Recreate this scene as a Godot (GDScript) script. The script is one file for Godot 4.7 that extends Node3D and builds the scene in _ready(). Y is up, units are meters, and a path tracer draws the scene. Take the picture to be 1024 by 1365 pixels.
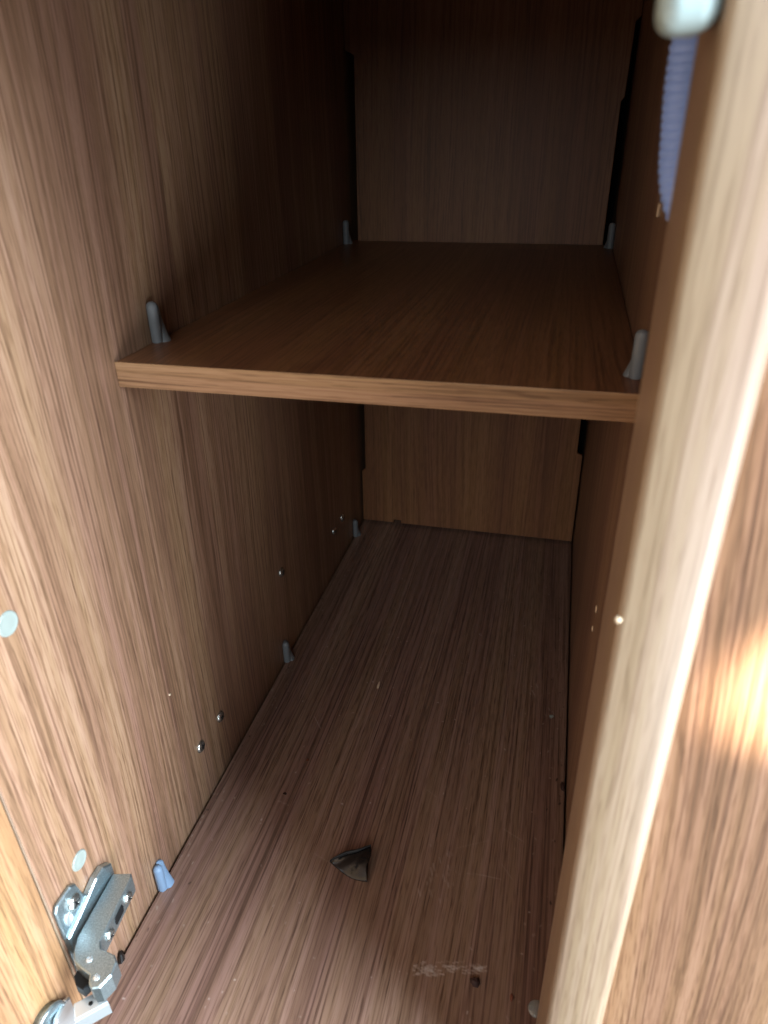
extends Node3D
# A narrow wood-laminate cupboard seen through its open front: metres, x across, y up, z out of the cupboard.

const W := 0.300          # inner width
const BACK := -0.5026     # front face of the back panel
const FRONT := 0.165      # front edge of the side panel
const SHELF := 0.3862     # top of the shelf
const GRAIN := Vector2(0.75, 1.0)   # metres one wood texture covers, across and along the grain

var names := {}
var M := {}

# ---------------------------------------------------------------- mesh building
class MB:
	var st := SurfaceTool.new()
	func _init():
		st.begin(Mesh.PRIMITIVE_TRIANGLES)
	func v(p: Vector3, n: Vector3, uv: Vector2):
		st.set_normal(n)
		st.set_uv(uv)
		st.add_vertex(p)
	func tri(a: Vector3, b: Vector3, c: Vector3, na: Vector3, nb: Vector3, nc: Vector3, ua := Vector2.ZERO, ub := Vector2(0.01, 0), uc := Vector2(0, 0.01)):
		var f := (b - a).cross(c - a)
		if f.length() < 1e-14:
			return
		if f.dot(na + nb + nc) > 0.0:
			v(a, na, ua); v(c, nc, uc); v(b, nb, ub)
		else:
			v(a, na, ua); v(b, nb, ub); v(c, nc, uc)
	func quad(p: Array, n: Array, u: Array):
		tri(p[0], p[1], p[2], n[0], n[1], n[2], u[0], u[1], u[2])
		tri(p[0], p[2], p[3], n[0], n[2], n[3], u[0], u[2], u[3])
	func flat(a: Vector3, b: Vector3, c: Vector3, d: Vector3, n: Vector3):
		var e := (b - a).normalized()
		var g := n.cross(e)
		var us := []
		for q in [a, b, c, d]:
			us.append(Vector2(q.dot(e), q.dot(g)))
		quad([a, b, c, d], [n, n, n, n], us)

	# rounded box; grain = axis index that the wood runs along
	func rbox(lo: Vector3, hi: Vector3, r: float, grain := 1, off := Vector2.ZERO, span := Vector2(0.75, 1.0), seg := 3, tilt := 0.0):
		var mid := (lo + hi) / 2.0
		var h := (hi - lo) / 2.0
		r = minf(r, minf(h.x, minf(h.y, h.z)) * 0.999)
		for a in 3:
			var b := (a + 1) % 3
			var c := (a + 2) % 3
			var lists := []
			for ax in [b, c]:
				var l := []
				for k in seg + 1:
					l.append(-h[ax] + r * (1.0 - cos(PI / 2 * k / seg)))
				for k in seg + 1:
					l.append(h[ax] - r * (1.0 - sin(PI / 2 * k / seg)) if k < seg else h[ax])
				lists.append(l)
			for s in [-1.0, 1.0]:
				var P := []; var N := []; var U := []
				for x in lists[0]:
					var rp := []; var rn := []; var ru := []
					for y in lists[1]:
						var p := Vector3.ZERO
						p[a] = h[a] * s; p[b] = x; p[c] = y
						var q := Vector3(clampf(p.x, -h.x + r, h.x - r), clampf(p.y, -h.y + r, h.y - r), clampf(p.z, -h.z + r, h.z - r))
						var n := (p - q).normalized()
						var w := mid + q + n * r
						rp.append(w); rn.append(n)
						var g := grain
						var o := b if c == grain else c
						if grain == a:
							g = b; o = c
						var uv := Vector2(w[o], w[g]).rotated(tilt)
						# carry the pattern round the edge
						ru.append(Vector2((uv.x + (0.013 * s if true else 0.0)) / span.x, uv.y / span.y) + off + Vector2(0.17, 0.31) * a)
					P.append(rp); N.append(rn); U.append(ru)
				for i in P.size() - 1:
					for j in P[i].size() - 1:
						quad([P[i][j], P[i + 1][j], P[i + 1][j + 1], P[i][j + 1]], [N[i][j], N[i + 1][j], N[i + 1][j + 1], N[i][j + 1]], [U[i][j], U[i + 1][j], U[i + 1][j + 1], U[i][j + 1]])

	# rows of points (each a closed ring) joined into a skin; normals by differences
	func skin(rings: Array, closed := true, cap_a := true, cap_b := true, uvs := Vector2(1, 1)):
		var m: int = rings[0].size()
		var R := rings.size()
		var N := []
		for i in R:
			var row := []
			for j in m:
				var j0 := (j + m - 1) % m if closed else maxi(j - 1, 0)
				var j1 := (j + 1) % m if closed else mini(j + 1, m - 1)
				var du: Vector3 = rings[i][j1] - rings[i][j0]
				var dv: Vector3 = rings[mini(i + 1, R - 1)][j] - rings[maxi(i - 1, 0)][j]
				row.append(du.cross(dv).normalized())
			N.append(row)
		# outward check against the ring's centre
		var i0 := R / 2
		var cen := Vector3.ZERO
		for p in rings[i0]:
			cen += p / float(m)
		var sum := 0.0
		for j in m:
			sum += (rings[i0][j] - cen).normalized().dot(N[i0][j])
		var sg := 1.0 if sum >= 0 or not closed else -1.0
		var last := m if closed else m - 1
		for i in R - 1:
			for j in last:
				var k := (j + 1) % m
				var u0 := float(j) / m * uvs.x
				var u1 := float(j + 1) / m * uvs.x
				var v0 := float(i) / R * uvs.y
				var v1 := float(i + 1) / R * uvs.y
				quad([rings[i][j], rings[i][k], rings[i + 1][k], rings[i + 1][j]], [N[i][j] * sg, N[i][k] * sg, N[i + 1][k] * sg, N[i + 1][j] * sg], [Vector2(u0, v0), Vector2(u1, v0), Vector2(u1, v1), Vector2(u0, v1)])
		for e in [[cap_a, 0, 1], [cap_b, R - 1, R - 2]]:
			if e[0] and closed:
				var c := Vector3.ZERO
				var c2 := Vector3.ZERO
				for j in m:
					c += rings[e[1]][j] / float(m)
					c2 += rings[e[2]][j] / float(m)
				var n := (c - c2).normalized()
				for j in m:
					tri(c, rings[e[1]][j], rings[e[1]][(j + 1) % m], n, n, n)

	# a lathe: profile of (radius, height), about the y axis of t
	func lathe(prof: Array, t: Transform3D, seg := 20):
		var rings := []
		for q in prof:
			var ring := []
			for k in seg:
				var a := TAU * k / seg
				ring.append(t * Vector3(cos(a) * q.x, q.y, sin(a) * q.x))
			rings.append(ring)
		skin(rings)

	# a polygon in the plane (ex, ey) pushed by ez, with chamfered rims
	func slab(poly: Array, o: Vector3, ex: Vector3, ey: Vector3, ez: Vector3, c := 0.0004):
		var pts := PackedVector2Array(poly)
		if Geometry2D.is_polygon_clockwise(pts):
			pts.reverse()
		var n := pts.size()
		var inner := PackedVector2Array()
		for i in n:
			var d0 := (pts[i] - pts[(i + n - 1) % n]).normalized()
			var d1 := (pts[(i + 1) % n] - pts[i]).normalized()
			var m := Vector2(-d0.y - d1.y, d0.x + d1.x)
			m = m / maxf(m.length_squared(), 0.4) * 2.0
			inner.append(pts[i] + m * c)
		if Geometry2D.is_polygon_clockwise(pts) != Geometry2D.is_polygon_clockwise(inner):
			inner = pts
		var at := func(q: Vector2, k: float) -> Vector3: return o + ex * q.x + ey * q.y + ez * k
		var L := ez.length()
		var kc := minf(c / L, 0.3)
		var idx := Geometry2D.triangulate_polygon(inner)
		var nz := ez.normalized()
		for side in [[0.0, -nz], [1.0, nz]]:
			for i in range(0, idx.size(), 3):
				var a := inner[idx[i]]; var b := inner[idx[i + 1]]; var d := inner[idx[i + 2]]
				tri(at.call(a, side[0]), at.call(b, side[0]), at.call(d, side[0]), side[1], side[1], side[1], a / Vector2(0.75, 1), b / Vector2(0.75, 1), d / Vector2(0.75, 1))
		for i in n:
			var j := (i + 1) % n
			var dd := (pts[j] - pts[i]).normalized()
			var nn := (ex * dd.y - ey * dd.x).normalized()
			var A0: Vector3 = at.call(pts[i], kc); var B0: Vector3 = at.call(pts[j], kc)
			var A1: Vector3 = at.call(pts[i], 1.0 - kc); var B1: Vector3 = at.call(pts[j], 1.0 - kc)
			flat(A0, B0, B1, A1, nn)
			flat(A1, B1, at.call(inner[j], 1.0), at.call(inner[i], 1.0), (nn + nz).normalized())
			flat(A0, B0, at.call(inner[j], 0.0), at.call(inner[i], 0.0), (nn - nz).normalized())

	func done() -> ArrayMesh:
		st.index()
		st.generate_tangents()
		return st.commit()

# ---------------------------------------------------------------- naming and placing
func numbered(parent: Node, called: String) -> String:
	var key := str(parent.get_instance_id()) + called
	var n: int = names.get(key, 0)
	names[key] = n + 1
	return called if n == 0 else "%s_%03d" % [called, n]

func put(called: String, mb: MB, mat: Material, parent: Node = self, label := "") -> MeshInstance3D:
	return put_mesh(called, mb.done(), mat, parent, label)

func put_mesh(called: String, mesh: Mesh, mat: Material, parent: Node = self, label := "") -> MeshInstance3D:
	var o := MeshInstance3D.new()
	o.mesh = mesh
	o.material_override = mat
	o.name = numbered(parent, called)
	o.cast_shadow = GeometryInstance3D.SHADOW_CASTING_SETTING_ON
	parent.add_child(o, true)
	if label != "":
		o.set_meta("label", label)
	return o

func thing(called: String, label: String, category: String, at := Vector3.ZERO, group := "") -> Node3D:
	var o := Node3D.new()
	o.name = numbered(self, called)
	add_child(o, true)
	o.position = at
	return tag(o, label, category, group)

func tag(o: Node3D, label: String, category: String, group := "") -> Node3D:
	o.set_meta("label", label)
	o.set_meta("category", category)
	if group != "":
		o.set_meta("group", group)
	return o

# ---------------------------------------------------------------- materials
func noise(s: int, octaves := 1) -> FastNoiseLite:
	var n := FastNoiseLite.new()
	n.seed = s
	n.noise_type = FastNoiseLite.TYPE_SIMPLEX_SMOOTH
	n.frequency = 1.0
	n.fractal_type = FastNoiseLite.FRACTAL_FBM if octaves > 1 else FastNoiseLite.FRACTAL_NONE
	n.fractal_octaves = octaves
	return n

# straight-grained walnut print: colour and height pictures over size metres (across, along)
func wood(s: int, wpx: int, hpx: int, size: Vector2, dark: Color, mid: Color, light: Color, contrast: float, wander: float, marks := []) -> Array:
	var n1 := noise(s); var n2 := noise(s + 1); var n3 := noise(s + 2); var n4 := noise(s + 3); var n5 := noise(s + 4); var n6 := noise(s + 5); var n7 := noise(s + 6)
	var data := PackedByteArray(); data.resize(wpx * hpx * 3)
	var hd := PackedByteArray(); hd.resize(wpx * hpx)
	# slow tables along the grain for speed
	for j in hpx:
		var y := (j + 0.5) / hpx * size.y
		for i in wpx:
			var x := (i + 0.5) / wpx * size.x
			var wx := x + wander * (0.011 * n1.get_noise_2d(x * 5.0, y * 1.3) + 0.0012 * n2.get_noise_2d(x * 45.0, y * 6.0))
			var broad := n3.get_noise_2d(wx * 24.0, y * 0.8)
			var med := n4.get_noise_2d(wx * 140.0, y * 1.5)
			var fine := n5.get_noise_2d(wx * 400.0, y * 4.0)
			var vf := n6.get_noise_2d(wx * 900.0, y * 9.0)
			var pore := n7.get_noise_2d(wx * 760.0, y * 34.0)
			var pd := smoothstep(0.22, 0.62, pore) * (0.65 + 0.35 * broad)
			var lines := smoothstep(0.12, 0.62, fine) * (0.55 + 0.45 * smoothstep(-0.4, 0.3, med))
			lines = maxf(lines, 0.75 * smoothstep(0.25, 0.7, vf))
			var t := 0.60 + contrast * (0.20 * broad + 0.17 * med + 0.10 * vf - 0.44 * lines - 0.34 * pd - 0.06 * fine)
			t = clampf(t, 0.0, 1.0)
			var c := dark.lerp(mid, t * 2.0) if t < 0.5 else mid.lerp(light, t * 2.0 - 1.0)
			var hue := 0.03 * broad - 0.02 * med
			var k := (j * wpx + i) * 3
			data[k] = int(clampf(c.r, 0, 1) * 255.0)
			data[k + 1] = int(clampf(c.g * (1.0 + hue * 0.5), 0, 1) * 255.0)
			data[k + 2] = int(clampf(c.b * (1.0 - hue), 0, 1) * 255.0)
			hd[j * wpx + i] = int(clampf(0.62 + 0.25 * vf + 0.2 * fine - 0.5 * pd, 0, 1) * 255.0)
	var im := Image.create_from_data(wpx, hpx, false, Image.FORMAT_RGB8, data)
	for m in marks:   # [x0, y0, x1, y1 in metres, colour, strength, half width in metres]
		mark(im, size, m)
	var hi := Image.create_from_data(wpx, hpx, false, Image.FORMAT_L8, hd)
	return [ImageTexture.create_from_image(im), ImageTexture.create_from_image(hi)]

func mark(im: Image, size: Vector2, m: Array):
	var s := Vector2(im.get_width() / size.x, im.get_height() / size.y)
	var a := Vector2(m[0], m[1]); var b := Vector2(m[2], m[3])
	var hw: float = m[6]
	var lo := a.min(b) - Vector2(hw, hw); var hi := a.max(b) + Vector2(hw, hw)
	for j in range(maxi(0, int(lo.y * s.y)), mini(im.get_height(), int(hi.y * s.y) + 2)):
		for i in range(maxi(0, int(lo.x * s.x)), mini(im.get_width(), int(hi.x * s.x) + 2)):
			var p := Vector2((i + 0.5) / s.x, (j + 0.5) / s.y)
			var q := Geometry2D.get_closest_point_to_segment(p, a, b)
			var k := clampf(1.3 - p.distance_to(q) / hw, 0.0, 1.0) * float(m[5])
			if k > 0.0:
				im.set_pixel(i, j, im.get_pixel(i, j).lerp(m[4], k))

func laminate(tex: Array, rough: float, bump := 0.008, spec := 0.5) -> StandardMaterial3D:
	var m := StandardMaterial3D.new()
	m.albedo_texture = tex[0]
	m.roughness = rough
	m.metallic_specular = spec
	m.heightmap_enabled = bump > 0.0
	m.heightmap_texture = tex[1]
	m.heightmap_scale = bump
	return m

func plain(c: Color, rough: float, metal := 0.0, spec := 0.5) -> StandardMaterial3D:
	var m := StandardMaterial3D.new()
	m.albedo_color = c
	m.roughness = rough
	m.metallic = metal
	m.metallic_specular = spec
	return m

func floor_marks() -> Array:
	var rng := RandomNumberGenerator.new(); rng.seed = 77
	var out := []
	var o := Vector2(0.0, 0.58)      # floor texture starts at the back
	var white := Color(0.80, 0.77, 0.75)
	for i in 70:                      # the broken scuff by the front
		var p := Vector2(rng.randf_range(0.200, 0.246), 0.0)
		p.y = 0.0905 - (p.x - 0.2) * 0.22 + rng.randfn(0.0, 0.0022)
		var l := rng.randf_range(0.001, 0.007)
		out.append([p.x, p.y + o.y, p.x + l, p.y + o.y - l * 0.25, white, rng.randf_range(0.12, 0.5), 0.0006])
	for i in 9:                      # a few long hairline scratches
		var p := Vector2(rng.randf_range(0.02, 0.27), rng.randf_range(-0.15, 0.15))
		var l := rng.randf_range(0.008, 0.03)
		var a := rng.randf_range(-0.9, 0.9)
		out.append([p.x, p.y + o.y, p.x + l * cos(a), p.y + o.y + l * sin(a), white, rng.randf_range(0.10, 0.28), 0.0005])
	for i in 130:                     # dust specks
		var p := Vector2(rng.randf_range(0.005, 0.292), rng.randf_range(-0.40, 0.16))
		out.append([p.x, p.y + o.y, p.x + rng.randf_range(0, 0.0012), p.y + o.y + rng.randf_range(-0.001, 0.001), white, rng.randf_range(0.15, 0.55), rng.randf_range(0.0004, 0.0008)])
	for i in 260:                     # grit gathered along the side joints and the back
		var e := pow(rng.randf(), 2.2) * 0.02
		var p := Vector2(0.004 + e if i % 3 > 0 else 0.295 - e, rng.randf_range(-0.48, 0.165))
		if i % 7 == 0:
			p = Vector2(rng.randf_range(0.004, 0.295), -0.495 + e)
		var tone := Color(0.66, 0.61, 0.56) if i % 4 > 0 else Color(0.12, 0.08, 0.06)
		out.append([p.x, p.y + o.y, p.x + rng.randf_range(-0.001, 0.001), p.y + o.y + rng.randf_range(0, 0.002), tone, rng.randf_range(0.2, 0.6), rng.randf_range(0.0004, 0.0009)])
	for q in [[0.205, 0.01], [0.214, 0.004], [0.2, 0.03], [0.283, -0.17], [0.262, -0.2], [0.21, 0.02]]:   # cloudy rubbed spots
		for i in 6:
			var l := rng.randf_range(0.001, 0.006)
			var x: float = q[0] + rng.randfn(0, 0.004)
			var y: float = q[1] + rng.randfn(0, 0.006)
			out.append([x, y + o.y, x + l * 0.4, y + o.y + l, white, rng.randf_range(0.08, 0.22), 0.0009])
	return out

func make_materials():
	var dark := Color8(94, 68, 50); var mid := Color8(146, 112, 88); var light := Color8(187, 155, 129)
	var a := wood(11, 2048, 1024, Vector2(GRAIN.x, GRAIN.y), dark, mid, light, 0.78, 1.0)
	M.wall = laminate(a, 0.42)
	var b := wood(41, 1024, 768, Vector2(0.3, 0.77), Color8(82, 59, 49), Color8(128, 98, 83), Color8(162, 132, 116), 0.85, 0.4, floor_marks())
	M.floor = laminate(b, 0.38)
	var c := wood(71, 1024, 512, Vector2(0.4, 0.5), Color8(112, 80, 54), Color8(158, 120, 85), Color8(189, 152, 114), 0.9, 0.3)
	M.band = laminate(c, 0.40, 0.004)
	var p := wood(91, 1024, 512, Vector2(GRAIN.x, GRAIN.y), Color8(102, 67, 43), Color8(136, 92, 60), Color8(162, 116, 80), 0.8, 0.8)
	M.door = laminate(c, 0.45, 0.006)
	M.back = laminate(p, 0.5)
	M.shelf = laminate(p, 0.40, 0.003); M.shelf.albedo_color = Color(0.97, 0.97, 0.98)
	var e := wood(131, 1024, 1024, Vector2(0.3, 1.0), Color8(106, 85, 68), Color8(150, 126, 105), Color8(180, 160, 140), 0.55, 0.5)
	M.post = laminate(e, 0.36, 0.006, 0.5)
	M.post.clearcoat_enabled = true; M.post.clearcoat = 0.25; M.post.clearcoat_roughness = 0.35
	M.side = laminate(wood(171, 1024, 1024, Vector2(0.45, 1.0), dark, mid, light, 0.85, 0.5), 0.6, 0.012, 0.3); M.side.albedo_color = Color(0.94, 0.92, 0.88)
	M.void = plain(Color(0.05, 0.042, 0.038), 0.9)
	M.grey = plain(Color8(124, 129, 132), 0.45)
	M.blue = plain(Color8(124, 148, 176), 0.42)
	M.steel = plain(Color8(214, 226, 230), 0.31, 0.9)
	M.steel.heightmap_enabled = true
	var nt := NoiseTexture2D.new(); nt.width = 256; nt.height = 256; nt.seamless = true
	nt.noise = noise(5, 3); nt.noise.frequency = 0.06
	var mt := NoiseTexture2D.new(); mt.width = 256; mt.height = 256; mt.seamless = true
	mt.noise = noise(9, 4); mt.noise.frequency = 0.05
	var ramp := Gradient.new()
	ramp.set_color(0, Color8(166, 176, 180)); ramp.set_color(1, Color8(236, 240, 240))
	mt.color_ramp = ramp
	M.steel.albedo_texture = mt
	M.steel.heightmap_texture = nt; M.steel.heightmap_scale = 0.012
	M.steel.uv1_triplanar = true; M.steel.uv1_scale = Vector3(60, 60, 60)
	M.chrome = plain(Color8(214, 220, 222), 0.26, 0.7)
	M.screw = plain(Color8(205, 210, 206), 0.22, 0.95)
	M.slot = plain(Color8(30, 32, 34), 0.5, 0.6)
	M.cap = plain(Color8(140, 148, 142), 0.45)
	M.catch = plain(Color8(164, 184, 184), 0.45)
	M.hose = plain(Color8(146, 178, 246), 0.42)
	M.black = plain(Color8(24, 22, 22), 0.14)
	M.rim = plain(Color8(18, 17, 18), 0.55)
	M.crumb = plain(Color8(54, 30, 24), 0.7)
	M.rust = plain(Color8(110, 60, 40), 0.7)
	M.chip = plain(Color8(214, 190, 160), 0.7)
	M.clear = plain(Color(0.8, 0.82, 0.8, 0.25), 0.2)
	M.clear.transparency = BaseMaterial3D.TRANSPARENCY_ALPHA

# ---------------------------------------------------------------- small pieces
func on_wall(x_sign: float) -> Basis:      # y axis of the piece points out of the wall
	return Basis(Vector3(0, 0, 1), Vector3(x_sign, 0, 0), Vector3(0, -1, 0) * x_sign * -1.0) if x_sign > 0 else Basis(Vector3(0, 0, 1), Vector3(-1, 0, 0), Vector3(0, -1, 0))

var screw_mesh: ArrayMesh
var slot_mesh: ArrayMesh
func screw(parent: Node, at: Vector3, b: Basis, turn: float, size := 1.0, label := ""):
	if screw_mesh == null:
		var mb := MB.new()
		mb.lathe([Vector2(0.0046, 0.0), Vector2(0.0047, 0.0005), Vector2(0.0044, 0.0012), Vector2(0.0036, 0.0019), Vector2(0.0024, 0.0024), Vector2(0.0012, 0.0024), Vector2(0.0005, 0.0015)], Transform3D(), 20)
		screw_mesh = mb.done()
		var sb := MB.new()
		sb.rbox(Vector3(-0.0027, 0.0018, -0.0005), Vector3(0.0027, 0.00252, 0.0005), 0.0001)
		sb.rbox(Vector3(-0.0005, 0.0018, -0.0027), Vector3(0.0005, 0.00256, 0.0027), 0.0001)
		slot_mesh = sb.done()
	var s := put_mesh("screw", screw_mesh, M.screw, parent, label)
	s.transform = Transform3D(b * Basis(Vector3.UP, turn) * Basis.from_scale(Vector3.ONE * size), at)
	put_mesh("cross_slot", slot_mesh, M.slot, s)

# grey corner bracket: a rounded peg with a skirt that flares towards the foot
func bracket(parent: Node, at: Vector3, sx: float, mat: Material, label := "", k := 1.0):
	var mb := MB.new()
	var rings := []
	for i in 15:
		var t := i / 14.0
		var y := 0.029 * t
		var d := 0.0044 + 0.0056 * pow(1.0 - t, 1.9)
		var w := 0.0050 - 0.0009 * t
		if t > 0.86:
			var q := (t - 0.86) / 0.14
			var f := sqrt(maxf(0.0, 1.0 - q * q * 0.97))
			d *= f; w *= f
		var ring := []
		for j in 17:
			var a := -PI / 2 + PI * j / 16.0
			var ca := pow(absf(cos(a)), 0.55); var sa := signf(sin(a)) * pow(absf(sin(a)), 0.75)
			ring.append(Vector3(ca * d * sx, y, sa * w - 0.0015))
		rings.append(ring)
	mb.skin(rings)
	var o := put("corner_bracket", mb, mat, parent, label)
	o.transform = Transform3D(Basis.from_scale(Vector3(k, k * 0.82, k)), at)
	var pg := MB.new()
	pg.lathe([Vector2(0.0030, 0.0), Vector2(0.0036, 0.0006), Vector2(0.0036, 0.026), Vector2(0.0034, 0.0285), Vector2(0.0026, 0.0303), Vector2(0.0014, 0.0312), Vector2(0.0003, 0.0314)], Transform3D(Basis(), Vector3(sx * 0.0038, 0, 0.0032)), 16)
	put("peg", pg, mat, o)

func crumb(called: String, at: Vector3, size: Vector3, mat: Material, s: int, label: String, category := "crumb", group := ""):
	var rng := RandomNumberGenerator.new(); rng.seed = s
	var mb := MB.new()
	var rings := []
	var rad := []
	for j in 7:
		rad.append(rng.randf_range(0.55, 1.1))
	for i in 4:
		var t := i / 3.0
		var ring := []
		for j in 7:
			var a := TAU * j / 7.0
			var r: float = rad[j] * (1.0 - 0.55 * t * t) * rng.randf_range(0.85, 1.1)
			ring.append(Vector3(cos(a) * r * size.x * 0.5, t * size.y, sin(a) * r * size.z * 0.5))
		rings.append(ring)
	mb.skin(rings)
	var o := put(called, mb, mat)
	o.position = at
	tag(o, label, category, group)

# ---------------------------------------------------------------- the scene
func _ready():
	# camera, air, light
	var cam := Camera3D.new()
	cam.name = "camera"
	add_child(cam)
	cam.transform = Transform3D(Basis(Vector3(0.97050932, -0.01713492, -0.24045385), Vector3(-0.10127836, 0.87618551, -0.47121294), Vector3(0.21875637, 0.48166933, 0.84861081)), Vector3(0.2557, 0.5067, 0.3573))
	cam.current = true
	var attr := CameraAttributesPhysical.new()
	attr.frustum_focal_length = 16.52
	attr.frustum_focus_distance = 0.60
	attr.frustum_near = 0.01
	attr.frustum_far = 50.0
	attr.exposure_aperture = 6.2
	cam.attributes = attr
	cam.fov = 71.98
	cam.near = 0.01
	cam.far = 50.0
	var env := Environment.new()
	env.background_mode = Environment.BG_COLOR
	env.background_color = Color(0.285, 0.292, 0.302)
	env.tonemap_mode = Environment.TONE_MAPPER_LINEAR
	env.tonemap_exposure = 1.0
	env.sdfgi_enabled = true
	env.ssao_enabled = true
	env.ssil_enabled = true
	var we := WorldEnvironment.new()
	we.name = "environment"
	we.environment = env
	add_child(we)
	var key := AreaLight3D.new()
	key.name = "window_light"
	add_child(key)
	key.area_size = Vector2(1.1, 1.1)
	key.light_energy = 17.0
	key.light_color = Color(0.88, 0.95, 1.0)
	key.shadow_enabled = true
	key.look_at_from_position(Vector3(1.72, 1.20, 0.60), Vector3(0.05, 0.2, 0.05))
	var door := AreaLight3D.new()
	door.name = "sunlit_ground_light"
	add_child(door)
	door.area_size = Vector2(1.2, 0.8)
	door.light_energy = 3.4
	door.light_color = Color(0.96, 0.98, 1.0)
	door.shadow_enabled = true
	door.look_at_from_position(Vector3(1.20, -0.32, 0.78), Vector3(0.27, 0.35, 0.16))
	var room := AreaLight3D.new()
	room.name = "room_light"
	add_child(room)
	room.area_size = Vector2(1.0, 1.0)
	room.light_energy = 1.15
	room.light_color = Color(0.95, 0.98, 1.0)
	room.shadow_enabled = true
	room.look_at_from_position(Vector3(0.20, 1.02, 1.62), Vector3(0.17, 0.15, -0.3))
	var spot := SpotLight3D.new()
	spot.name = "sunbeam_light"
	add_child(spot)
	spot.light_color = Color(1.0, 0.965, 0.90)
	spot.light_energy = 26.0
	spot.spot_angle = 1.9
	spot.spot_angle_attenuation = 1.0
	spot.light_size = 0.01
	spot.shadow_enabled = true
	spot.look_at_from_position(Vector3(0.95, 0.85, 0.85), Vector3(0.361, 0.335, 0.14))

	make_materials()
	build_cupboard()
	build_neighbour()
	build_hose()
	build_litter()

func build_cupboard():
	var c := thing("cupboard", "open narrow walnut-brown cupboard with one shelf and bare floor", "cupboard")
	# carcass
	var mb := MB.new()
	mb.rbox(Vector3(-0.016, -0.08, -0.565), Vector3(0.0, 0.80, FRONT), 0.0012, 1, Vector2(0.1, 0.2))
	var lp := put("side_panel", mb, M.wall, c, "side panel carrying the metal hinge, lit at its front edge")
	mb = MB.new()
	mb.rbox(Vector3(-0.0162, -0.08, FRONT + 0.0001), Vector3(0.0003, 0.80, FRONT + 0.0012), 0.0005, 1, Vector2(0.1, -0.5), Vector2(0.3, 1.0))
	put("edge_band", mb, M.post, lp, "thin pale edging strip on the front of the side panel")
	mb = MB.new()
	mb.rbox(Vector3(W, -0.08, -0.565), Vector3(W + 0.016, 0.80, 0.1195), 0.001, 1, Vector2(0.55, 0.15))
	put("side_panel", mb, M.wall, c, "shaded side panel behind the pale frame post")
	mb = MB.new()
	floor_panel(mb)
	put("floor_panel", mb, M.floor, c, "scuffed reddish-brown floor panel with dust")
	mb = MB.new()
	mb.rbox(Vector3(0.0003, -0.034, -0.56), Vector3(W - 0.0003, -0.0165, 0.170), 0.001, 0, Vector2(0.1, 0.6))
	put("plinth_panel", mb, M.void, c)
	mb = MB.new()
	mb.rbox(Vector3(0.0005, 0.765, -0.56), Vector3(W - 0.0005, 0.781, 0.16), 0.001, 0, Vector2(0.3, 0.1))
	put("top_panel", mb, M.wall, c)
	mb = MB.new()
	mb.rbox(Vector3(-0.016, -0.08, -0.585), Vector3(W + 0.016, 0.80, -0.5665), 0.001)
	put("rear_panel", mb, M.void, c, "black gap behind the back panel")
	mb = MB.new()
	mb.rbox(Vector3(0.0005, 0.580, 0.126), Vector3(0.2824, 0.764, 0.160), 0.001, 0, Vector2(0.3, 0.1))
	put("top_rail", mb, M.wall, c)
	# back panel with slots cut into both edges
	mb = MB.new()
	var outline := [Vector2(0.0030, 0.003), Vector2(0.048, 0.003), Vector2(0.048, 0.0075), Vector2(0.059, 0.0075), Vector2(0.059, 0.003), Vector2(0.2975, 0.003), Vector2(0.2975, 0.131), Vector2(0.2905, 0.134), Vector2(0.2895, 0.300), Vector2(0.2905, 0.523), Vector2(0.2935, 0.527), Vector2(0.2950, 0.590), Vector2(0.2995, 0.594), Vector2(0.2995, 0.762), Vector2(0.0005, 0.762), Vector2(0.0005, 0.577), Vector2(0.0105, 0.572), Vector2(0.0085, 0.385), Vector2(0.0095, 0.172), Vector2(0.0085, 0.085), Vector2(0.0035, 0.081)]
	mb.slab(outline, Vector3(0, 0, BACK), Vector3.RIGHT, Vector3.UP, Vector3(0, 0, -0.004), 0.0004)
	put("back_panel", mb, M.back, c, "back panel with notched edges and dark slots at both sides")
	# shelf
	mb = MB.new()
	mb.rbox(Vector3(0.0006, SHELF - 0.0149, -0.499), Vector3(W - 0.0006, SHELF, -0.0012), 0.0006, 2, Vector2(0.37, 0.15))
	var sh := put("shelf", mb, M.shelf, c)
	mb = MB.new()
	mb.rbox(Vector3(0.0004, SHELF - 0.0152, -0.0011), Vector3(W - 0.0004, SHELF + 0.0002, 0.0), 0.0005, 0, Vector2(0.2, -0.6), Vector2(0.4, 0.5))
	put("edge_band", mb, M.band, sh, "light brown edging strip along the shelf front")
	# frame post: a rounded stile on the front of the shaded side
	build_post(c)
	# door hung on the hinge
	mb = MB.new()
	mb.rbox(Vector3(-0.015, -0.06, 0.0), Vector3(0.0, 0.72, 0.30), 0.0015, 1, Vector2(0.1, 0.1), Vector2(0.4, 0.5))
	var d := put("door", mb, M.door, c, "open door beyond the hinge")
	d.transform = Transform3D(Basis(Vector3.UP, -0.10), Vector3(0.0030, 0, FRONT + 0.0034))
	build_hinge(c)
	# corner brackets
	bracket(c, Vector3(0, SHELF, -0.048), 1, M.grey, "grey plastic bracket on the shelf by the lit side panel")
	bracket(c, Vector3(0, SHELF, -0.474), 1, M.grey)
	bracket(c, Vector3(W, SHELF, -0.030), -1, M.grey, "grey plastic bracket on the shelf beside the pale post")
	bracket(c, Vector3(W, SHELF, -0.478), -1, M.grey)
	bracket(c, Vector3(0, 0, 0.074), 1, M.blue, "bluish plastic bracket on the floor near the hinge")
	bracket(c, Vector3(0, 0, -0.192), 1, M.grey, "grey plastic bracket halfway along the floor")
	bracket(c, Vector3(0, 0, -0.462), 1, M.grey, "dim grey bracket in the back corner of the floor")
	# screws in the side panels
	var lw := on_wall(1.0)
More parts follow.
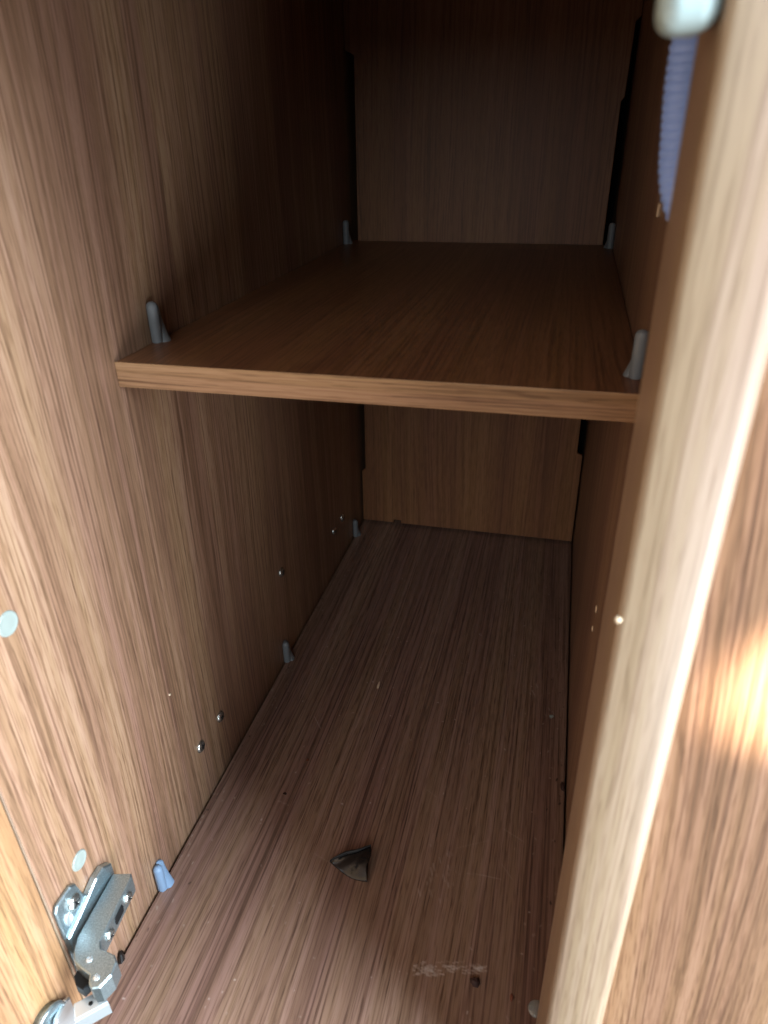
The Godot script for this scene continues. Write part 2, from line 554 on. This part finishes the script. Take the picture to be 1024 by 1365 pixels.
	for q in [[0.104, -0.205, 0.3], [0.0564, -0.0464, 0.9], [0.0581, -0.010, 0.2], [0.0546, -0.3768, 0.5], [0.0545, -0.4129, 0.0]]:
		screw(c, Vector3(0.0, q[0], q[1]), lw, q[2], 1.15)
	# cover caps
	for q in [[0.290, 0.1285, 0.0068], [0.1128, 0.135, 0.0064]]:
		mb = MB.new()
		mb.lathe([Vector2(q[2], 0), Vector2(q[2], 0.0004), Vector2(q[2] * 0.93, 0.0010), Vector2(q[2] * 0.80, 0.0010), Vector2(q[2] * 0.74, 0.0006), Vector2(q[2] * 0.4, 0.0008), Vector2(0.0002, 0.00085)], Transform3D(lw, Vector3(0, q[0], q[1])), 28)
		put("cover_cap", mb, M.cap, c)
	# pin holes left open
	mb = MB.new()
	mb.lathe([Vector2(0.0011, 0), Vector2(0.0009, 0.0006), Vector2(0.0002, 0.0008)], Transform3D(lw, Vector3(0, 0.138, 0.0148)), 10)
	put("pin_head", mb, M.chip, c)
	var rw := on_wall(-1.0)
	for q in [[0.1994, -0.0758, 0.0030], [0.1783, -0.0804, 0.0024]]:
		mb = MB.new()
		mb.lathe([Vector2(q[2], 0), Vector2(q[2] * 0.8, 0.0007), Vector2(0.0003, 0.0009)], Transform3D(rw, Vector3(W, q[0], q[1])), 12)
		put("filled_hole", mb, M.chip, c)

func floor_panel(mb: MB):
	# floor picture covers x 0..0.3, z -0.58..0.19
	var lo := Vector3(0.0022, -0.016, -0.565); var hi := Vector3(W - 0.0016, 0.0, 0.176)
	var uv := func(p: Vector3) -> Vector2: return Vector2(p.x / 0.3, (p.z + 0.58) / 0.77)
	var r := 0.0008
	var p := [Vector3(lo.x + r, 0, lo.z), Vector3(hi.x - r, 0, lo.z), Vector3(hi.x - r, 0, hi.z - r), Vector3(lo.x + r, 0, hi.z - r)]
	var e := [Vector3(lo.x, -r, lo.z), Vector3(hi.x, -r, lo.z), Vector3(hi.x, -r, hi.z), Vector3(lo.x, -r, hi.z)]
	var b := [Vector3(lo.x, lo.y, lo.z), Vector3(hi.x, lo.y, lo.z), Vector3(hi.x, lo.y, hi.z), Vector3(lo.x, lo.y, hi.z)]
	var out := [Vector3(0, 0, -1), Vector3(1, 0, 0), Vector3(0, 0, 1), Vector3(-1, 0, 0)]
	mb.quad(p, [Vector3.UP, Vector3.UP, Vector3.UP, Vector3.UP], [uv.call(p[0]), uv.call(p[1]), uv.call(p[2]), uv.call(p[3])])
	mb.quad(b, [Vector3.DOWN, Vector3.DOWN, Vector3.DOWN, Vector3.DOWN], [uv.call(b[0]), uv.call(b[1]), uv.call(b[2]), uv.call(b[3])])
	for i in 4:
		var j := (i + 1) % 4
		var n: Vector3 = out[i]
		var m := (n + Vector3.UP).normalized()
		mb.quad([p[i], p[j], e[j], e[i]], [Vector3.UP, Vector3.UP, m, m], [uv.call(p[i]), uv.call(p[j]), uv.call(e[j]), uv.call(e[i])])
		mb.quad([e[i], e[j], b[j], b[i]], [n, n, n, n], [uv.call(e[i]), uv.call(e[j]), uv.call(e[j]) + Vector2(0, 0.02), uv.call(e[i]) + Vector2(0, 0.02)])

func build_post(c: Node3D):
	# outline in (x, z): flat inner side, small inner front edge, gently bowed face, full round outer edge
	var x0 := 0.2828; var x1 := 0.3092; var z0 := 0.1200; var z1 := 0.1622
	var prof := [Vector2(x0, z0)]
	for k in 5:
		var a := PI / 2 * k / 4.0
		prof.append(Vector2(x0 + 0.0026 * (1 - cos(a)), z1 - 0.0032 + 0.0026 * sin(a)))
	for k in range(1, 8):
		var t := k / 8.0
		prof.append(Vector2(lerpf(x0 + 0.0026, x1 - 0.006, t), z1 - 0.0006 + 0.0006 * sin(PI * t)))
	for k in 9:
		var a := PI / 2 * k / 8.0
		prof.append(Vector2(x1 - 0.006 + 0.006 * sin(a), z1 - 0.0066 + 0.006 * cos(a)))
	prof.append(Vector2(x1, z0))
	var mb := MB.new()
	var n := prof.size()
	var nor := []
	for i in n:
		var p: Vector2 = prof[maxi(i - 1, 0)]; var q: Vector2 = prof[mini(i + 1, n - 1)]
		var t := (q - p).normalized()
		nor.append(Vector3(-t.y, 0, t.x))
	nor[0] = Vector3(-1, 0, 0); nor[1] = Vector3(-1, 0, 0); nor[n - 1] = Vector3(1, 0, 0)
	var run := 0.0
	for i in n - 1:
		var l: float = prof[i].distance_to(prof[i + 1])
		var a: Vector2 = prof[i]; var b: Vector2 = prof[i + 1]
		for h in 8:
			var y0 := -0.08 + 0.88 * h / 8.0; var y1 := -0.08 + 0.88 * (h + 1) / 8.0
			mb.quad([Vector3(a.x, y0, a.y), Vector3(b.x, y0, b.y), Vector3(b.x, y1, b.y), Vector3(a.x, y1, a.y)], [nor[i], nor[i + 1], nor[i + 1], nor[i]], [Vector2(run / 0.3, y0), Vector2((run + l) / 0.3, y0), Vector2((run + l) / 0.3, y1), Vector2(run / 0.3, y1)])
		run += l
	mb.flat(Vector3(x0, -0.08, z0), Vector3(x1, -0.08, z0), Vector3(x1, 0.80, z0), Vector3(x0, 0.80, z0), Vector3(0, 0, -1))
	var idx := Geometry2D.triangulate_polygon(PackedVector2Array(prof))
	for s in [[-0.08, Vector3.DOWN], [0.80, Vector3.UP]]:
		for i in range(0, idx.size(), 3):
			var pp := []
			for k in 3:
				pp.append(Vector3(prof[idx[i + k]].x, s[0], prof[idx[i + k]].y))
			mb.tri(pp[0], pp[1], pp[2], s[1], s[1], s[1])
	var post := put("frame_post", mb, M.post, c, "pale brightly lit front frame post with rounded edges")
	# rounded plastic catch near the top of the post
	mb = MB.new()
	mb.rbox(Vector3(0.2695, 0.5235, 0.140), Vector3(0.2826, 0.556, 0.1595), 0.0048, 1, Vector2.ZERO, GRAIN, 6)
	put("door_catch", mb, M.catch, post, "pale plastic catch on the post above the ribbed hose")
	mb = MB.new()
	mb.lathe([Vector2(0.0012, 0), Vector2(0.0011, 0.0004), Vector2(0.0008, 0.0009), Vector2(0.0002, 0.001)], Transform3D(Basis(Vector3.RIGHT, Vector3(-0.6, 0, 0.8), Vector3(0, 1, 0)).orthonormalized(), Vector3(0.2829, 0.3645, 0.1612)), 12)
	put("glue_spot", mb, M.chip, post)

func build_hinge(c: Node3D):
	var h := Node3D.new()
	h.name = numbered(c, "hinge")
	c.add_child(h, true)
	h.set_meta("label", "shiny metal cup hinge joining door and side panel")
	var lw := on_wall(1.0)
	# mounting plate on the wall: upper and lower wing and the raised bed under the arm, outline in (z, y)
	var mb := MB.new()
	mb.slab([Vector2(0.1645, 0.079), Vector2(0.1645, 0.105), Vector2(0.162, 0.1085), Vector2(0.149, 0.1085), Vector2(0.145, 0.105), Vector2(0.142, 0.090), Vector2(0.136, 0.084), Vector2(0.128, 0.079)], Vector3(0.0001, 0, 0), Vector3(0, 0, 1), Vector3(0, 1, 0), Vector3(0.0030, 0, 0), 0.0009)
	mb.slab([Vector2(0.1645, 0.066), Vector2(0.1645, 0.040), Vector2(0.162, 0.0375), Vector2(0.149, 0.0375), Vector2(0.145, 0.040), Vector2(0.142, 0.056), Vector2(0.128, 0.066)], Vector3(0.0001, 0, 0), Vector3(0, 0, 1), Vector3(0, 1, 0), Vector3(0.0030, 0, 0), 0.0009)
	put("mounting_plate", mb, M.steel, h)
	mb = MB.new()
	mb.slab([Vector2(0.117, 0.0655), Vector2(0.164, 0.0655), Vector2(0.164, 0.0805), Vector2(0.148, 0.0855), Vector2(0.132, 0.092), Vector2(0.124, 0.092), Vector2(0.117, 0.086)], Vector3(0.0001, 0, 0), Vector3(0, 0, 1), Vector3(0, 1, 0), Vector3(0.0052, 0, 0), 0.0008)
	put("plate_bed", mb, M.steel, h)
	screw(h, Vector3(0.0031, 0.0965, 0.1512), lw, 0.4, 1.15)
	# slotted hole with its own raised rim
	mb = MB.new()
	mb.lathe([Vector2(0.0040, 0), Vector2(0.0040, 0.0008), Vector2(0.0032, 0.0012), Vector2(0.0028, 0.0004), Vector2(0.0003, 0.0003)], Transform3D(lw * Basis.from_scale(Vector3(0.8, 1, 1.25)), Vector3(0.0030, 0.0905, 0.1580)), 20)
	put("adjusting_cam", mb, M.chrome, h)
	# the cranked arm, outline in (x, z), as high as it is wide
	var arm := [Vector2(0.0060, 0.1195), Vector2(0.0175, 0.1165), Vector2(0.0195, 0.119), Vector2(0.0235, 0.1600), Vector2(0.0265, 0.1640), Vector2(0.0365, 0.1652), Vector2(0.0400, 0.1685), Vector2(0.0412, 0.1760), Vector2(0.0385, 0.1835), Vector2(0.0345, 0.1850), Vector2(0.0310, 0.1830), Vector2(0.0285, 0.1785), Vector2(0.0215, 0.1765), Vector2(0.0150, 0.1740), Vector2(0.0115, 0.1690), Vector2(0.0085, 0.1610)]
	mb = MB.new()
	mb.slab(arm, Vector3(0, 0.0645, 0), Vector3(1, 0, 0), Vector3(0, 0, 1), Vector3(0, 0.0150, 0), 0.0007)
	var ar := put("hinge_arm", mb, M.steel, h)
	# screws and slot in the arm's outer face, rivets in its upper face
	var tilt := Basis(Vector3.UP, -0.10)
	for q in [[0.1280, 0.0205], [0.1520, 0.0229]]:
		screw(h, Vector3(q[1], 0.072, q[0]), tilt * lw, 0.6, 0.82)
	mb = MB.new()
	mb.slab([Vector2(0.1355, 0.0685), Vector2(0.1445, 0.0685), Vector2(0.1455, 0.072), Vector2(0.1445, 0.0755), Vector2(0.1355, 0.0755), Vector2(0.1345, 0.072)], Vector3(0.0210, 0, 0), Vector3(0.10, 0, 1).normalized(), Vector3(0, 1, 0), Vector3(0.0005, 0, 0), 0.0002)
	var sl := put("arm_slot", mb, M.slot, ar)
	sl.position = Vector3(-0.0135, 0, 0.0)
	for q in [Vector2(0.0235, 0.1712), Vector2(0.0335, 0.1790)]:
		mb = MB.new()
		mb.lathe([Vector2(0.0020, 0), Vector2(0.0019, 0.0005), Vector2(0.0012, 0.0010), Vector2(0.0002, 0.0011)], Transform3D(Basis(), Vector3(q.x, 0.0794, q.y)), 14)
		put("rivet", mb, M.chrome, ar)
	# bright link from the arm to the cup, dark inner link beside it
	mb = MB.new()
	mb.slab([Vector2(0.0187, 0.1868), Vector2(0.0298, 0.1763), Vector2(0.0380, 0.1812), Vector2(0.0248, 0.1945)], Vector3(0, 0.0580, 0), Vector3(1, 0, 0), Vector3(0, 0, 1), Vector3(0, 0.0022, 0), 0.0005)
	mb.slab([Vector2(0.0364, 0.1800), Vector2(0.0381, 0.1812), Vector2(0.0248, 0.1946), Vector2(0.0236, 0.1932)], Vector3(0, 0.0480, 0), Vector3(1, 0, 0), Vector3(0, 0, 1), Vector3(0, 0.0098, 0), 0.0003)
	var lk := put("hinge_link", mb, M.chrome, h)
	mb = MB.new()
	mb.lathe([Vector2(0.0013, 0.0), Vector2(0.0013, 0.0004), Vector2(0.0003, 0.00045)], Transform3D(Basis(), Vector3(0.0287, 0.0600, 0.1845)), 12)
	put("link_hole", mb, M.slot, lk)
	mb = MB.new()
	mb.slab([Vector2(0.0150, 0.1725), Vector2(0.0205, 0.1740), Vector2(0.0265, 0.1785), Vector2(0.0250, 0.1830), Vector2(0.0190, 0.1815), Vector2(0.0150, 0.1775)], Vector3(0, 0.062, 0), Vector3(1, 0, 0), Vector3(0, 0, 1), Vector3(0, 0.008, 0), 0.0004)
	put("inner_link", mb, M.slot, h)
	# the cup let into the door
	mb = MB.new()
	var cup := Transform3D(Basis(Vector3.UP, -0.10) * lw, Vector3(0.0050, 0.0475, 0.1945))
	mb.lathe([Vector2(0.0118, 0.0), Vector2(0.0118, 0.0010), Vector2(0.0112, 0.0018), Vector2(0.0102, 0.0018), Vector2(0.0098, 0.0008), Vector2(0.0095, -0.006), Vector2(0.0003, -0.0065)], cup, 36)
	put("hinge_cup", mb, M.steel, h)
	mb = MB.new()
	mb.slab([Vector2(0.0, -0.022), Vector2(0.004, -0.024), Vector2(0.012, -0.024), Vector2(0.016, -0.021), Vector2(0.016, 0.0), Vector2(0.0135, 0.0025), Vector2(0.003, 0.0025), Vector2(0.0, 0.0)], Vector3(0.0046, 0.0465, 0.1790), Vector3(0.10, 0, 0.995), Vector3(0, 1, 0), Vector3(0.0030, 0, 0), 0.0008)
	put("cup_flange", mb, M.chrome, h)

func build_neighbour():
	var mb := MB.new()
	mb.rbox(Vector3(0.3098, -0.25, 0.122), Vector3(0.62, 0.80, 0.1400), 0.0012, 1, Vector2(0.2, -0.55), Vector2(0.45, 1.0), 3, -0.07)
	var o := thing("wardrobe", "brown wood-grain wardrobe front beyond the pale post with a bright patch of sunlight", "wardrobe")
	put("door", mb, M.side, o)

func build_hose():
	var key := [Vector3(0.2935, 0.640, 0.046), Vector3(0.2918, 0.580, 0.049), Vector3(0.2902, 0.550, 0.050), Vector3(0.2898, 0.531, 0.050), Vector3(0.2899, 0.517, 0.050), Vector3(0.2910, 0.503, 0.050), Vector3(0.2922, 0.491, 0.050), Vector3(0.2945, 0.482, 0.051), Vector3(0.2985, 0.474, 0.052), Vector3(0.3030, 0.470, 0.053)]
	var cv := Curve3D.new()
	for i in key.size():
		var t: Vector3 = (key[mini(i + 1, key.size() - 1)] - key[maxi(i - 1, 0)]) / 6.0
		cv.add_point(key[i], -t, t)
	var L := cv.get_baked_length()
	var mb := MB.new()
	var pitch := 0.0029
	var rings := []
	var steps := int(L / pitch * 6)
	for i in steps + 1:
		var s := L * i / steps
		var p := cv.sample_baked(s, true)
		var t := (cv.sample_baked(minf(s + 0.001, L), true) - cv.sample_baked(maxf(s - 0.001, 0), true)).normalized()
		var u := t.cross(Vector3(0, 0, 1)).normalized()
		var w := u.cross(t)
		var r := 0.0069 + 0.0010 * sqrt(absf(sin(PI * s / pitch)))
		var ring := []
		for k in 20:
			var a := TAU * k / 20
			ring.append(p + (u * cos(a) + w * sin(a)) * r)
		rings.append(ring)
	mb.skin(rings)
	var o := put("corrugated_hose", mb, M.hose)
	tag(o, "thin blue-grey ribbed hose bending in behind the pale post", "hose")

func build_litter():
	# curled black plastic shard
	var A := Vector3(0.1215, 0, 0.0278); var B := Vector3(0.1510, 0, 0.0129); var C := Vector3(0.1534, 0, 0.0376)
	var cen := (A + B + C) / 3.0
	var grid := []
	var n := 9
	for i in n:
		var row := []
		for j in n:
			var a := i / float(n - 1); var b := j / float(n - 1)
			var top := A.lerp(B, a)
			var low := A.lerp(C, a)
			var p := top.lerp(low, b)
			var bulge := sin(PI * b) * a
			p += Vector3(0.0, 0, 0.0034) * sin(PI * a) * b
			p += Vector3(0.0012, 0, 0) * sin(7.0 * b) * a
			p.y = 0.0008 + (0.0072 * pow(1.0 - b, 1.3) + 0.0028 * bulge) * sqrt(a) + 0.0005 * sin(9.0 * a + 5.0 * b)
			row.append(p - cen)
		grid.append(row)
	var mb := MB.new()
	var rings := []
	for i in n:
		var ring := []
		for j in n:
			ring.append(grid[i][j] + Vector3(0, 0.0006, 0))
		for j in n:
			ring.append(grid[i][n - 1 - j] - Vector3(0, 0.0006, 0))
		rings.append(ring)
	mb.skin(rings)
	var o := put("plastic_shard", mb, M.black)
	o.position = Vector3(cen.x, 0.0006, cen.z)
	# the thick broken rim along its upper side
	mb = MB.new()
	rings = []
	for i in 10:
		var a := i / 9.0
		var p: Vector3 = A.lerp(B, a) - cen
		p.y = 0.0008 + 0.0072 * sqrt(a) + 0.0005 * sin(9.0 * a)
		p.z += 0.0006 * sin(11.0 * a)
		var ring := []
		for k in 8:
			var q := TAU * k / 8
			ring.append(p + Vector3(0.0002 * cos(q), 0.0011 + 0.0017 * sin(q), 0.0013 * cos(q)) * (0.55 + 0.45 * sin(PI * clampf(a * 1.1, 0, 1))))
		rings.append(ring)
	mb.skin(rings)
	put("broken_rim", mb, M.rim, o)
	tag(o, "curled glossy black plastic shard lying on the cupboard floor", "shard")
	crumb("dark_crumb", Vector3(0.2433, 0.0, 0.0895), Vector3(0.0085, 0.0035, 0.0075), M.crumb, 3, "dark brown triangular crumb on the floor beside the pale scuff")
	crumb("reddish_crumb", Vector3(0.2681, 0.0, 0.0931), Vector3(0.0030, 0.0012, 0.0062), M.rust, 4, "small reddish crumb on the floor near the foot of the pale post")
	crumb("brown_speck", Vector3(0.0635, 0.0, -0.0255), Vector3(0.0035, 0.0014, 0.0026), M.crumb, 5, "tiny dark brown speck on the floor behind the black shard")
	crumb("tan_speck", Vector3(0.0702, 0.0, -0.0651), Vector3(0.0030, 0.0014, 0.0030), M.rust, 6, "tiny tan speck farther in than the dark brown one on the floor")
	crumb("wood_splinter", Vector3(0.1094, 0.0, -0.1747), Vector3(0.0028, 0.0015, 0.0120), M.chip, 7, "pale wood splinter on the dark middle of the floor", "splinter")
	crumb("dust_clump", Vector3(0.2962, 0.0, -0.0865), Vector3(0.0050, 0.0035, 0.0110), M.crumb, 8, "dark dust clump in the seam of floor and shaded side panel", "dust")
	crumb("white_flake", Vector3(0.2838, 0.0, -0.1695), Vector3(0.0050, 0.0010, 0.0060), M.cap, 9, "dull white flake on the floor near the shaded side panel", "flake")
	crumb("black_plug", Vector3(0.0024, -0.002, 0.1305), Vector3(0.0055, 0.0085, 0.0085), M.black, 10, "black bit stuck in the floor gap beside the metal hinge", "plug")
	var mbc := MB.new()
	mbc.lathe([Vector2(0.0055, 0), Vector2(0.0055, 0.0008), Vector2(0.0046, 0.0018), Vector2(0.0025, 0.0024), Vector2(0.0002, 0.0026)], Transform3D(), 28)
	var d := put("clear_bumper", mbc, M.clear)
	d.position = Vector3(0.2845, 0.0003, 0.0965)
	tag(d, "small clear round bumper on the floor against the pale post", "bumper")
	var chip := MB.new()
	chip.rbox(Vector3(-0.0016, -0.0035, -0.0014), Vector3(0.0, 0.0035, 0.0014), 0.0006)
	var k := put("paint_chip", chip, M.chip)
	k.transform = Transform3D(Basis(Vector3.RIGHT, 0.25), Vector3(W, 0.4643, -0.0723))
	tag(k, "cream chip stuck on the shaded side panel below the ribbed hose", "chip")
